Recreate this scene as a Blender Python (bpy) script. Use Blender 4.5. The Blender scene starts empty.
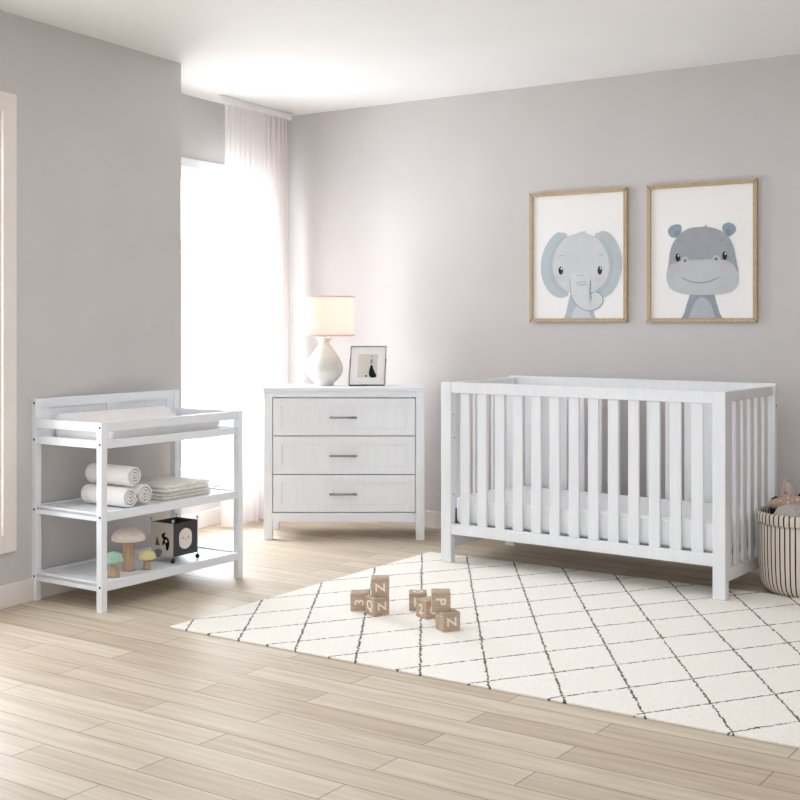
import bpy, bmesh, math, random
from mathutils import Matrix, Vector
from math import sin, cos, pi, radians as R, atan2, sqrt

random.seed(4)
scene = bpy.context.scene
COL = scene.collection

# ------------------------------------------------------------------ camera
cam_d = bpy.data.cameras.new('camera')
cam = bpy.data.objects.new('camera', cam_d)
COL.objects.link(cam)
cam.location = (0, 0, 1.15)
cam.rotation_euler = (R(90), 0, 0)
cam_d.sensor_width = 36
cam_d.lens = 36 * 1230 / 800
cam_d.shift_y = -78 / 800
cam_d.clip_end = 60
scene.camera = cam

# ------------------------------------------------------------------ world and light
world = bpy.data.worlds.new('world')
scene.world = world
world.use_nodes = True
wb = world.node_tree.nodes['Background']
wb.inputs[0].default_value = (0.91, 0.985, 1.09, 1)
wb.inputs[1].default_value = 1.25

scene.view_settings.view_transform = 'Standard'
scene.view_settings.look = 'None'
scene.view_settings.gamma = 1
scene.view_settings.exposure = 0.26
scene.view_settings.use_curve_mapping = False
scene.cycles.use_denoising = True
scene.cycles.max_bounces = 10
scene.cycles.diffuse_bounces = 6
scene.cycles.transparent_max_bounces = 12


def area(name, loc, target, sx, sy, power, col=(1, 1, 1)):
    d = bpy.data.lights.new(name, 'AREA')
    d.shape = 'RECTANGLE'
    d.size = sx
    d.size_y = sy
    d.energy = power
    d.color = col
    o = bpy.data.objects.new(name, d)
    COL.objects.link(o)
    o.location = loc
    o.rotation_euler = (Vector(target) - Vector(loc)).to_track_quat('-Z', 'Y').to_euler()
    return o


# left-hand wall frame: s runs along the wall away from the camera, n into the room
L0 = Vector((-1.55, 5.03))
DL = Vector((0.473, 0.881))
NL = Vector((0.881, -0.473))


def lw(s, n, z=0.0):
    p = L0 + DL * s + NL * n
    return (p.x, p.y, z)


# daylight outside the two windows
area('daylight_far', lw(1.83, -1.5, 1.5), lw(1.83, 1.5, 1.4), 3.2, 3.0, 400, (0.90, 0.99, 1.10))
area('daylight_near', lw(-0.9, -0.9, 1.5), lw(-0.9, 2.0, 1.3), 2.2, 2.6, 54, (0.90, 0.985, 1.12))
# added fill light just under the ceiling, out of view, not a real fixture
area('overhead_fill', (0.3, 3.6, 2.36), (0.3, 3.61, 0.0), 1.8, 1.8, 16, (0.91, 0.99, 1.10))


# ------------------------------------------------------------------ materials
def srgb(r, g, b):
    f = lambda c: (c / 255) / 12.92 if c / 255 <= 0.04045 else (((c / 255) + 0.055) / 1.055) ** 2.4
    return (f(r), f(g), f(b), 1)


def mat(name, c, rough=0.6, spec=0.3, noise=0.0, nscale=(30, 30, 30), bump=0.0, metal=0.0, sss=0):
    m = bpy.data.materials.new(name)
    m.use_nodes = True
    nt = m.node_tree
    b = nt.nodes['Principled BSDF']
    b.inputs['Base Color'].default_value = srgb(*c)
    b.inputs['Roughness'].default_value = rough
    b.inputs['Specular IOR Level'].default_value = spec
    b.inputs['Metallic'].default_value = metal
    if noise or bump:
        tc = nt.nodes.new('ShaderNodeTexCoord')
        mp = nt.nodes.new('ShaderNodeMapping')
        mp.inputs['Scale'].default_value = nscale
        nz = nt.nodes.new('ShaderNodeTexNoise')
        nz.inputs['Scale'].default_value = 1.0
        nz.inputs['Detail'].default_value = 5
        nt.links.new(tc.outputs['Object'], mp.inputs[0])
        nt.links.new(mp.outputs[0], nz.inputs['Vector'])
        if noise:
            rp = nt.nodes.new('ShaderNodeValToRGB')
            lo = tuple(max(0, x * (1 - noise)) for x in c)
            hi = tuple(min(255, x * (1 + noise * 0.6)) for x in c)
            rp.color_ramp.elements[0].position = 0.3
            rp.color_ramp.elements[1].position = 0.7
            rp.color_ramp.elements[0].color = srgb(*lo)
            rp.color_ramp.elements[1].color = srgb(*hi)
            nt.links.new(nz.outputs['Fac'], rp.inputs[0])
            nt.links.new(rp.outputs[0], b.inputs['Base Color'])
        if bump:
            bp = nt.nodes.new('ShaderNodeBump')
            bp.inputs['Strength'].default_value = bump
            bp.inputs['Distance'].default_value = 0.004
            nt.links.new(nz.outputs['Fac'], bp.inputs['Height'])
            nt.links.new(bp.outputs[0], b.inputs['Normal'])
    return m


M = {}
M['wall'] = mat('wall_paint', (211, 206, 203), 0.9, 0.1, 0.012, (3, 3, 3))
M['trim'] = mat('trim_paint', (240, 232, 225), 0.5, 0.3, 0.01, (8, 8, 8))
M['winframe'] = mat('window_white', (245, 244, 242), 0.45, 0.3, 0.01, (8, 8, 8))
M['ceiling'] = mat('ceiling_paint', (246, 245, 243), 0.9, 0.1, 0.01, (2, 2, 2))
M['paint'] = mat('white_wood_paint', (242, 243, 245), 0.42, 0.35, 0.013, (60, 60, 4), 0.03)
M['paint_h'] = mat('white_wood_paint_long_grain', (238, 240, 243), 0.42, 0.35, 0.013, (4, 60, 60), 0.03)
M['crib'] = mat('crib_white_paint', (239, 239, 240), 0.4, 0.35, 0.012, (50, 50, 4), 0.02)
M['shadow_gap'] = mat('drawer_gap', (120, 118, 116), 0.9, 0.1, 0.02)
M['bolt'] = mat('dark_bolt', (35, 35, 38), 0.5, 0.4, 0.02)
M['steel'] = mat('brushed_steel', (150, 150, 150), 0.3, 0.5, 0.05, (200, 10, 10), metal=1.0)
M['mattress'] = mat('mattress_cotton', (248, 248, 249), 0.9, 0.1, 0.012, (25, 25, 25), 0.15)
M['pad'] = mat('pad_cover', (248, 244, 241), 0.85, 0.1, 0.012, (20, 20, 20), 0.1)
M['towel'] = mat('towel_terry', (249, 243, 237), 0.95, 0.05, 0.03, (160, 160, 160), 0.8)
M['blanket'] = mat('cream_blanket', (246, 239, 231), 0.95, 0.05, 0.05, (60, 60, 60), 0.4)
M['blanket2'] = mat('oat_blanket', (232, 223, 213), 0.95, 0.05, 0.05, (60, 60, 60), 0.4)
M['beech'] = mat('beech_wood', (196, 166, 138), 0.6, 0.25, 0.08, (120, 120, 12))
M['blockwood'] = mat('block_wood', (194, 170, 147), 0.7, 0.15, 0.12, (25, 25, 140))
M['letter'] = mat('letter_white', (245, 235, 222), 0.8, 0.1, 0.01)
M['mush_cream'] = mat('mushroom_cream', (236, 223, 210), 0.7, 0.2, 0.05, (40, 40, 120))
M['mush_green'] = mat('mushroom_green', (174, 206, 182), 0.7, 0.2, 0.05, (60, 60, 60))
M['mush_yellow'] = mat('mushroom_yellow', (228, 216, 158), 0.7, 0.2, 0.04, (60, 60, 60))
M['charcoal'] = mat('charcoal_felt', (80, 78, 80), 0.95, 0.05, 0.08, (150, 150, 150), 0.3)
M['oatfelt'] = mat('oat_felt', (216, 204, 190), 0.95, 0.05, 0.05, (150, 150, 150), 0.3)
M['greyfelt'] = mat('grey_felt', (140, 138, 142), 0.95, 0.05, 0.04, (150, 150, 150))
M['darkprint'] = mat('dark_print', (28, 24, 20), 0.9, 0.05, 0.04)
M['brownprint'] = mat('brown_print', (110, 95, 92), 0.9, 0.05, 0.04)
M['faceprint'] = mat('face_print', (240, 230, 221), 0.9, 0.05, 0.05, (120, 120, 120))
M['pinkprint'] = mat('pink_print', (205, 170, 155), 0.9, 0.05, 0.04)
M['rod'] = mat('pale_rod', (205, 205, 205), 0.3, 0.5, 0.02, metal=0.6)
M['ceramic'] = mat('lamp_ceramic', (222, 219, 210), 0.5, 0.4, 0.035, (25, 25, 60), 0.15)
M['brass'] = mat('aged_metal', (150, 140, 128), 0.35, 0.5, 0.03, metal=0.9)
M['framewood'] = mat('frame_wood', (196, 172, 138), 0.6, 0.2, 0.07, (60, 60, 60))
M['framedark'] = mat('frame_mitre', (96, 74, 50), 0.8, 0.1, 0.05)
M['paper'] = mat('print_paper', (250, 247, 244), 0.9, 0.1, 0.004)
M['blackmetal'] = mat('black_metal', (52, 50, 50), 0.4, 0.4, 0.02, metal=0.5)
M['photo'] = mat('photo_beige', (226, 219, 208), 0.8, 0.1, 0.03, (20, 20, 20))
M['fir'] = mat('dark_green_print', (22, 45, 40), 0.9, 0.1, 0.1, (90, 90, 90))
M['plush_tan'] = mat('plush_tan', (196, 166, 148), 0.98, 0.02, 0.08, (120, 120, 120), 0.7)
M['plush_grey'] = mat('plush_grey', (190, 184, 176), 0.98, 0.02, 0.07, (120, 120, 120), 0.7)
M['plush_pink'] = mat('plush_pink', (208, 182, 170), 0.98, 0.02, 0.07, (120, 120, 120), 0.7)
M['plush_beige'] = mat('plush_beige', (212, 200, 182), 0.98, 0.02, 0.07, (120, 120, 120), 0.7)
M['plush_dark'] = mat('plush_dark', (58, 54, 62), 0.98, 0.02, 0.2, (120, 120, 120), 0.9)
M['black'] = mat('black_eye', (20, 20, 22), 0.4, 0.4, 0.02)
M['white'] = mat('white_print', (250, 250, 250), 0.8, 0.1, 0.005)
for k, c in dict(el_head=(214, 216, 217), el_ear=(192, 201, 205), el_ear_in=(184, 194, 197), el_body=(188, 196, 201),
                 el_belly=(214, 216, 220), el_trunk=(219, 221, 222), el_line=(150, 158, 164), blush=(216, 208, 210),
                 hp_head=(168, 171, 176), hp_muz=(200, 202, 203), hp_ear=(154, 168, 178), hp_ear_in=(138, 154, 166),
                 hp_body=(158, 166, 171), hp_belly=(190, 192, 200), hp_line=(110, 114, 120), hp_nose=(126, 129, 134),
                 hp_blush=(202, 194, 195)).items():
    M[k] = mat(k + '_print', c, 0.9, 0.08, 0.02, (14, 14, 14))


def wood_floor():
    m = bpy.data.materials.new('pale_oak_planks')
    m.use_nodes = True
    nt = m.node_tree
    N, Lk = nt.nodes, nt.links
    b = N['Principled BSDF']
    b.inputs['Roughness'].default_value = 0.5
    b.inputs['Specular IOR Level'].default_value = 0.3
    tc = N.new('ShaderNodeTexCoord')
    br = N.new('ShaderNodeTexBrick')
    br.offset = 0.41
    br.offset_frequency = 2
    br.inputs['Color1'].default_value = srgb(218, 204, 184)
    br.inputs['Color2'].default_value = srgb(196, 178, 154)
    br.inputs['Mortar'].default_value = srgb(148, 130, 110)
    br.inputs['Scale'].default_value = 1.0
    br.inputs['Mortar Size'].default_value = 0.0019
    br.inputs['Mortar Smooth'].default_value = 0.2
    br.inputs['Bias'].default_value = -0.25
    br.inputs['Brick Width'].default_value = 0.85
    br.inputs['Row Height'].default_value = 0.115
    Lk.new(tc.outputs['Object'], br.inputs['Vector'])
    mp = N.new('ShaderNodeMapping')
    mp.inputs['Scale'].default_value = (2.2, 34, 1)
    Lk.new(tc.outputs['Object'], mp.inputs[0])
    nz = N.new('ShaderNodeTexNoise')
    nz.inputs['Scale'].default_value = 1.0
    nz.inputs['Detail'].default_value = 8
    nz.inputs['Distortion'].default_value = 0.6
    Lk.new(mp.outputs[0], nz.inputs['Vector'])
    rp = N.new('ShaderNodeValToRGB')
    rp.color_ramp.elements[0].position = 0.32
    rp.color_ramp.elements[0].color = srgb(214, 204, 192)
    rp.color_ramp.elements[1].position = 0.62
    rp.color_ramp.elements[1].color = (1, 1, 1, 1)
    Lk.new(nz.outputs['Fac'], rp.inputs[0])
    mx = N.new('ShaderNodeMix')
    mx.data_type = 'RGBA'
    mx.blend_type = 'MULTIPLY'
    mx.inputs['Factor'].default_value = 0.55
    Lk.new(br.outputs['Color'], mx.inputs['A'])
    Lk.new(rp.outputs[0], mx.inputs['B'])
    Lk.new(mx.outputs['Result'], b.inputs['Base Color'])
    return m


M['floor'] = wood_floor()


def rug_mat():
    m = bpy.data.materials.new('cream_rug_with_dark_lattice')
    m.use_nodes = True
    nt = m.node_tree
    N, Lk = nt.nodes, nt.links
    b = N['Principled BSDF']
    b.inputs['Roughness'].default_value = 0.95
    b.inputs['Specular IOR Level'].default_value = 0.05
    tc = N.new('ShaderNodeTexCoord')
    sep = N.new('ShaderNodeSeparateXYZ')
    nz = N.new('ShaderNodeTexNoise')
    nz.inputs['Scale'].default_value = 38
    nz.inputs['Detail'].default_value = 2
    Lk.new(tc.outputs['Object'], nz.inputs['Vector'])
    nz2 = N.new('ShaderNodeTexNoise')
    nz2.inputs['Scale'].default_value = 95
    Lk.new(tc.outputs['Object'], nz2.inputs['Vector'])
    Lk.new(tc.outputs['Object'], sep.inputs[0])

    def mth(op, a, b_=None, c=None):
        n = N.new('ShaderNodeMath')
        n.operation = op
        for i, v in enumerate((a, b_, c)):
            if v is None:
                continue
            if isinstance(v, (int, float)):
                n.inputs[i].default_value = v
            else:
                Lk.new(v, n.inputs[i])
        return n.outputs[0]

    X, Y = sep.outputs[0], sep.outputs[1]
    wob = mth('MULTIPLY', mth('SUBTRACT', nz.outputs['Fac'], 0.5), 0.014)

    def lines(cx, cy, sp, off):
        d = mth('ADD', mth('ADD', mth('MULTIPLY', X, cx), mth('MULTIPLY', Y, cy)), wob)
        t = mth('SUBTRACT', mth('DIVIDE', d, sp), off)
        return mth('MULTIPLY', mth('ABSOLUTE', mth('SUBTRACT', mth('FRACT', mth('ADD', t, 0.5)), 0.5)), sp)

    a, a2 = R(32.8), R(33.1)
    d1 = lines(-sin(a), cos(a), 0.218, -0.943 / 0.218)
    d2 = lines(sin(a2), cos(a2), 0.233, -0.6305 / 0.233)
    dm = mth('MINIMUM', d1, d2)
    th = mth('MULTIPLY', mth('SUBTRACT', nz2.outputs['Fac'], 0.33), 0.0185)
    sel = mth('LESS_THAN', dm, th)
    mx = N.new('ShaderNodeMix')
    mx.data_type = 'RGBA'
    rp = N.new('ShaderNodeValToRGB')
    rp.color_ramp.elements[0].position = 0.3
    rp.color_ramp.elements[0].color = srgb(243, 236, 225)
    rp.color_ramp.elements[1].position = 0.7
    rp.color_ramp.elements[1].color = srgb(252, 247, 238)
    Lk.new(nz2.outputs['Fac'], rp.inputs[0])
    Lk.new(rp.outputs[0], mx.inputs['A'])
    mx.inputs['B'].default_value = srgb(104, 99, 96)
    Lk.new(sel, mx.inputs['Factor'])
    Lk.new(mx.outputs['Result'], b.inputs['Base Color'])
    bp = N.new('ShaderNodeBump')
    bp.inputs['Strength'].default_value = 0.4
    bp.inputs['Distance'].default_value = 0.003
    Lk.new(nz2.outputs['Fac'], bp.inputs['Height'])
    Lk.new(bp.outputs[0], b.inputs['Normal'])
    return m


M['rug'] = rug_mat()


def stripe_mat():
    m = bpy.data.materials.new('cream_cloth_with_black_stripes')
    m.use_nodes = True
    nt = m.node_tree
    N, Lk = nt.nodes, nt.links
    b = N['Principled BSDF']
    b.inputs['Roughness'].default_value = 0.95
    b.inputs['Specular IOR Level'].default_value = 0.05
    tc = N.new('ShaderNodeTexCoord')
    sep = N.new('ShaderNodeSeparateXYZ')
    Lk.new(tc.outputs['Object'], sep.inputs[0])

    def mth(op, a, b_=None):
        n = N.new('ShaderNodeMath')
        n.operation = op
        for i, v in enumerate((a, b_)):
            if v is None:
                continue
            if isinstance(v, (int, float)):
                n.inputs[i].default_value = v
            else:
                Lk.new(v, n.inputs[i])
        return n.outputs[0]
    ang = mth('ARCTAN2', sep.outputs[1], sep.outputs[0])
    t = mth('FRACT', mth('MULTIPLY', ang, 27 / pi))
    sel = mth('LESS_THAN', t, 0.26)
    mx = N.new('ShaderNodeMix')
    mx.data_type = 'RGBA'
    mx.inputs['A'].default_value = srgb(226, 214, 200)
    mx.inputs['B'].default_value = srgb(38, 33, 32)
    Lk.new(sel, mx.inputs['Factor'])
    Lk.new(mx.outputs['Result'], b.inputs['Base Color'])
    return m


M['stripe'] = stripe_mat()


def thin_mat(name, c, trans, transl, rough=0.9):
    m = bpy.data.materials.new(name)
    m.use_nodes = True
    nt = m.node_tree
    N, Lk = nt.nodes, nt.links
    for n in list(N):
        N.remove(n)
    out = N.new('ShaderNodeOutputMaterial')
    df = N.new('ShaderNodeBsdfDiffuse')
    tl = N.new('ShaderNodeBsdfTranslucent')
    tp = N.new('ShaderNodeBsdfTransparent')
    df.inputs[0].default_value = srgb(*c)
    tl.inputs[0].default_value = srgb(*c)
    m1 = N.new('ShaderNodeMixShader')
    m1.inputs[0].default_value = transl
    m2 = N.new('ShaderNodeMixShader')
    m2.inputs[0].default_value = trans
    Lk.new(df.outputs[0], m1.inputs[1])
    Lk.new(tl.outputs[0], m1.inputs[2])
    Lk.new(m1.outputs[0], m2.inputs[1])
    Lk.new(tp.outputs[0], m2.inputs[2])
    Lk.new(m2.outputs[0], out.inputs[0])
    return m


M['sheer'] = thin_mat('sheer_white_voile', (246, 241, 239), 0.08, 0.36)
M['shade'] = thin_mat('lamp_shade_linen', (240, 221, 210), 0.0, 0.33)
M['blind'] = thin_mat('window_blind_cloth', (235, 236, 238), 0.25, 0.6)


def glass_mat():
    m = bpy.data.materials.new('window_glass')
    m.use_nodes = True
    nt = m.node_tree
    N, Lk = nt.nodes, nt.links
    for n in list(N):
        N.remove(n)
    out = N.new('ShaderNodeOutputMaterial')
    g = N.new('ShaderNodeBsdfGlossy')
    g.inputs['Roughness'].default_value = 0.02
    t = N.new('ShaderNodeBsdfTransparent')
    t.inputs[0].default_value = (0.97, 0.98, 0.98, 1)
    fr = N.new('ShaderNodeFresnel')
    fr.inputs[0].default_value = 1.06
    mx = N.new('ShaderNodeMixShader')
    Lk.new(fr.outputs[0], mx.inputs[0])
    Lk.new(t.outputs[0], mx.inputs[1])
    Lk.new(g.outputs[0], mx.inputs[2])
    Lk.new(mx.outputs[0], out.inputs[0])
    return m


M['glass'] = glass_mat()


# ------------------------------------------------------------------ mesh helpers
class MB:
    """collects shapes and builds ONE mesh object"""

    def __init__(self):
        self.bm = bmesh.new()
        self.mi = 0
        self.sm = False

    def _add(self, vs, fs):
        v = [self.bm.verts.new(p) for p in vs]
        for f in fs:
            try:
                fc = self.bm.faces.new([v[i] for i in f])
                fc.material_index = self.mi
                fc.smooth = self.sm
            except ValueError:
                pass
        return v

    def box(self, x0, x1, y0, y1, z0, z1):
        vs = [(x, y, z) for z in (z0, z1) for y in (y0, y1) for x in (x0, x1)]
        self._add(vs, [(0, 2, 3, 1), (4, 5, 7, 6), (0, 1, 5, 4), (2, 6, 7, 3), (0, 4, 6, 2), (1, 3, 7, 5)])
        return self

    def cyl(self, p0, p1, r0, r1=None, n=16, smooth=True):
        r1 = r0 if r1 is None else r1
        p0, p1 = Vector(p0), Vector(p1)
        d = (p1 - p0).normalized()
        a = d.orthogonal().normalized()
        b = d.cross(a)
        vs = []
        for p, r in ((p0, r0), (p1, r1)):
            for i in range(n):
                t = 2 * pi * i / n
                vs.append(p + a * cos(t) * r + b * sin(t) * r)
        fs = [(i, (i + 1) % n, n + (i + 1) % n, n + i) for i in range(n)]
        s = self.sm
        self.sm = smooth
        v = self._add(vs, fs)
        self.sm = False
        for fv in ([v[i] for i in range(n)][::-1], [v[n + i] for i in range(n)]):
            f = self.bm.faces.new(fv)
            f.material_index = self.mi
        self.sm = s
        return self

    def tube(self, pts, r, n=10):
        for a, b in zip(pts[:-1], pts[1:]):
            self.cyl(a, b, r, r, n)
        return self

    def lathe(self, prof, c=(0, 0, 0), n=40, sx=1, sy=1):
        vs = []
        for r, z in prof:
            for i in range(n):
                t = 2 * pi * i / n
                vs.append((c[0] + cos(t) * r * sx, c[1] + sin(t) * r * sy, c[2] + z))
        fs = []
        for k in range(len(prof) - 1):
            for i in range(n):
                j = (i + 1) % n
                fs.append((k * n + i, k * n + j, (k + 1) * n + j, (k + 1) * n + i))
        s = self.sm
        self.sm = True
        self._add(vs, fs)
        self.sm = s
        return self

    def ball(self, c, r, sx=1, sy=1, sz=1, rot=None, u=20, v=12):
        s = self.sm
        self.sm = True
        vs, fs = [], []
        for i in range(v + 1):
            ph = pi * i / v
            for j in range(u):
                t = 2 * pi * j / u
                p = Vector((sin(ph) * cos(t) * r * sx, sin(ph) * sin(t) * r * sy, cos(ph) * r * sz))
                if rot is not None:
                    p = rot @ p
                vs.append(p + Vector(c))
        for i in range(v):
            for j in range(u):
                k = (j + 1) % u
                fs.append((i * u + j, (i + 1) * u + j, (i + 1) * u + k, i * u + k))
        self._add(vs, fs)
        self.sm = s
        return self

    def prism(self, poly, fn, h0, h1):
        """poly: list of 2-D points; fn(a, b, h) -> 3-D"""
        n = len(poly)
        vs = [fn(a, b, h0) for a, b in poly] + [fn(a, b, h1) for a, b in poly]
        v = self._add(vs, [(i, (i + 1) % n, n + (i + 1) % n, n + i) for i in range(n)])
        for fv in ([v[i] for i in range(n)][::-1], [v[n + i] for i in range(n)]):
            f = self.bm.faces.new(fv)
            f.material_index = self.mi
        return self

    def build(self, name, mats, parent=None, bevel=0.0, seg=2, loc=None, rot=None, sub=0):
        bmesh.ops.remove_doubles(self.bm, verts=self.bm.verts, dist=1e-6)
        bmesh.ops.recalc_face_normals(self.bm, faces=self.bm.faces)
        me = bpy.data.meshes.new(name)
        self.bm.to_mesh(me)
        self.bm.free()
        if not isinstance(mats, (list, tuple)):
            mats = [mats]
        for m in mats:
            me.materials.append(m)
        o = bpy.data.objects.new(name, me)
        COL.objects.link(o)
        if parent:
            o.parent = parent
        if loc is not None:
            o.location = loc
        if rot is not None:
            o.rotation_euler = rot
        if bevel:
            md = o.modifiers.new('bevel', 'BEVEL')
            md.width = bevel
            md.segments = seg
            md.limit_method = 'ANGLE'
            md.angle_limit = R(40)
        if sub:
            md = o.modifiers.new('sub', 'SUBSURF')
            md.levels = md.render_levels = sub
        return o


def box_obj(name, m, parent, x0, x1, y0, y1, z0, z1, bevel=0.0015):
    return MB().box(x0, x1, y0, y1, z0, z1).build(name, m, parent, bevel)


def tag(o, label=None, cat=None, group=None, kind=None):
    if label:
        o['label'] = label
    if cat:
        o['category'] = cat
    if group:
        o['group'] = group
    if kind:
        o['kind'] = kind
    return o


def thing(name, loc, rz, label, cat, group=None):
    o = bpy.data.objects.new(name, None)
    COL.objects.link(o)
    o.empty_display_size = 0.1
    o.location = loc
    o.rotation_euler = (0, 0, rz)
    return tag(o, label, cat, group)


def catmull(pts, k=6):
    out = []
    n = len(pts)
    for i in range(n):
        p0, p1, p2, p3 = (Vector(pts[(i + j - 1) % n]) for j in range(4))
        for s in range(k):
            t = s / k
            out.append(tuple(0.5 * ((2 * p1) + (p2 - p0) * t + (2 * p0 - 5 * p1 + 4 * p2 - p3) * t * t + (3 * p1 - p0 - 3 * p2 + p3) * t ** 3)))
    return out


# ------------------------------------------------------------------ room
ANG_L = atan2(DL.y, DL.x)          # local +x = along the wall, local +y = out of the room
LLOC = (L0.x, L0.y, 0)
CEIL = 2.40
BACK_ROT = R(-34.5)
CORNER = (-0.761, 7.536)


def struct(mb, name, m, loc, rz, bevel=0.0):
    o = mb.build(name, m, None, bevel, loc=loc, rot=(0, 0, rz))
    o['kind'] = 'structure'
    return o


# floor: one slab, plank direction parallel to the back wall
mb = MB()
mb.box(-5.2, 7.2, -9.6, 1.2, -0.06, 0)
struct(mb, 'floor', M['floor'], (CORNER[0], CORNER[1], 0), BACK_ROT)
mb = MB()
mb.box(-5.2, 7.2, -9.6, 1.2, CEIL, CEIL + 0.08)
struct(mb, 'ceiling', M['ceiling'], (CORNER[0], CORNER[1], 0), BACK_ROT)


def wall_open(mb, x0, x1, y0, y1, ox0, ox1, oz0, oz1):
    mb.box(x0, ox0, y0, y1, 0, CEIL)
    mb.box(ox1, x1, y0, y1, 0, CEIL)
    mb.box(ox0, ox1, y0, y1, 0, oz0)
    mb.box(ox0, ox1, y0, y1, oz1, CEIL)


W1 = (-1.30, -0.112, 0.295, 2.0)      # near window clear opening: s0, s1, z0, z1
W2 = (1.32, 2.335, 0.275, 1.998)      # window in the alcove
AL = 0.49                            # alcove depth
mb = MB()
wall_open(mb, -6.5, 1.04, 0, 0.14, *W1)
mb.box(0.90, 1.04, 0.14, AL + 0.14, 0, CEIL)
wall_open(mb, 1.04, 2.72, AL, AL + 0.14, *W2)
struct(mb, 'wall_left', M['wall'], LLOC, ANG_L)

mb = MB()
mb.box(0, 6.6, 0, 0.14, 0, CEIL)
struct(mb, 'wall_back', M['wall'], (CORNER[0], CORNER[1], 0), BACK_ROT)
mb = MB()
mb.box(6.5, 6.64, -5.2, 0, 0, CEIL)
struct(mb, 'wall_right', M['wall'], (CORNER[0], CORNER[1], 0), BACK_ROT)

BH, BT = 0.092, 0.014
mb = MB()
mb.box(-6.5, 1.04 + BT, -BT, 0, 0, BH)
mb.box(1.04, 1.04 + BT, 0, AL, 0, BH)
mb.box(1.04, 2.58, AL - BT, AL, 0, BH)
struct(mb, 'baseboard_left', M['trim'], LLOC, ANG_L, 0.003)
mb = MB()
mb.box(0.01, 6.5, -BT, 0, 0, BH)
struct(mb, 'baseboard_back', M['trim'], (CORNER[0], CORNER[1], 0), BACK_ROT, 0.003)


def window(name, w, y, cols, transom, casing):
    s0, s1, z0, z1 = w
    root = bpy.data.objects.new(name, None)
    COL.objects.link(root)
    root.location = LLOC
    root.rotation_euler = (0, 0, ANG_L)
    root['kind'] = 'structure'
    c = casing
    mb = MB()
    mb.box(s0 - c, s0, y - 0.018, y, z0 - c, z1 + c)
    mb.box(s1, s1 + c, y - 0.018, y, z0 - c, z1 + c)
    mb.box(s0, s1, y - 0.018, y, z0 - c, z0)
    mb.box(s0, s1, y - 0.018, y, z1, z1 + c)
    # reveal lining
    mb.box(s0, s0 + 0.012, y, y + 0.13, z0, z1)
    mb.box(s1 - 0.012, s1, y, y + 0.13, z0, z1)
    mb.box(s0, s1, y, y + 0.13, z0, z0 + 0.012)
    mb.box(s0, s1, y, y + 0.13, z1 - 0.012, z1)
    mb.build('window_casing', M['trim'] if name == 'window_1' else M['winframe'], root, 0.002)
    f = MB()
    fw = 0.045
    a0, a1 = s0 + 0.012, s1 - 0.012
    ya, yb = y + 0.06, y + 0.10
    f.box(a0, a0 + fw, ya, yb, z0, z1)
    f.box(a1 - fw, a1, ya, yb, z0, z1)
    f.box(a0, a1, ya, yb, z0 + 0.012, z0 + 0.012 + fw)
    f.box(a0, a1, ya, yb, z1 - 0.012 - fw, z1 - 0.012)
    for k in range(1, cols):
        xm = a0 + (a1 - a0) * k / cols
        f.box(xm - 0.02, xm + 0.02, ya, yb, z0, z1)
    f.box(a0, a1, ya, yb, transom - 0.02, transom + 0.02)
    f.build('window_frame', M['winframe'], root, 0.002)
    g = MB()
    g._add([(a0 + 0.02, y + 0.08, z0 + 0.03), (a1 - 0.02, y + 0.08, z0 + 0.03), (a1 - 0.02, y + 0.08, z1 - 0.03), (a0 + 0.02, y + 0.08, z1 - 0.03)], [(0, 1, 2, 3)])
    g.build('window_pane', M['glass'], root)
    return root


window('window_1', W1, 0, 2, 1.55, 0.072)
w2 = window('window_2', W2, AL, 2, 1.56, 0.05)
# pleated half blind in the upper light of the alcove window
mb = MB()
vs, fs = [], []
n = 60
for i in range(n + 1):
    x = 1.35 + (2.30 - 1.35) * i / n
    yy = AL + 0.045 + 0.007 * sin(i * 1.5)
    vs += [(x, yy, 1.965), (x, yy, 1.60)]
for i in range(n):
    fs.append((2 * i, 2 * i + 1, 2 * i + 3, 2 * i + 2))
mb.sm = True
mb._add(vs, fs)
mb.build('window_blind', M['blind'], w2)

# ------------------------------------------------------------------ curtain
root = thing('sheer_curtain', lw(2.14, -0.33, 0), ANG_L, 'floor-length sheer white pleated curtain in front of the alcove window, left of the dresser', 'curtain')
mb = MB()
mb.sm = True
NX, NZ = 220, 36
vs, fs = [], []
for j in range(NZ + 1):
    t = j / NZ
    z = 0.012 + (CEIL - 0.055) * t
    wl = -0.285 - 0.006 * sin(3 * t)
    wr = 0.30 + 0.03 * (1 - t) ** 1.5
    for i in range(NX + 1):
        u = i / NX
        ph = u * 2 * pi * 13
        amp = 0.013 + 0.020 * (1 - t) + 0.006 * sin(7 * u + 2)
        y = amp * sin(ph + 0.9 * sin(5 * u + 1.3 * (1 - t))) + 0.008 * sin(3 * ph * 0.37 + 4 * t)
        x = wl + (wr - wl) * u + 0.006 * sin(ph * 2 + 1)
        vs.append((x, y, z))
for j in range(NZ):
    for i in range(NX):
        a = j * (NX + 1) + i
        fs.append((a, a + 1, a + NX + 2, a + NX + 1))
mb._add(vs, fs)
mb.build('fabric', M['sheer'], root)
MB().box(-0.34, 0.36, -0.012, 0.012, CEIL - 0.04, CEIL - 0.001).build('curtain_track', M['winframe'], root, 0.003)

# ------------------------------------------------------------------ rug
rug = MB().box(0, 1.81, -2.75, 0, 0.0, 0.008).build('area_rug', M['rug'], None, 0.003, loc=(-0.865, 4.62, 0), rot=(0, 0, R(56)))
tag(rug, 'cream area rug with a thin dark dotted diamond lattice lying on the plank floor', 'rug')
RT = 0.0082

# ------------------------------------------------------------------ changing table
CTW, CTD = 0.83, 0.425
ct = thing('changing_table', (-1.176, 4.846, 0), R(55.5), 'white wooden changing table with two open shelves against the left wall', 'changing table')
PW = 0.030
P = M['paint']
PH = M['paint_h']


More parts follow.
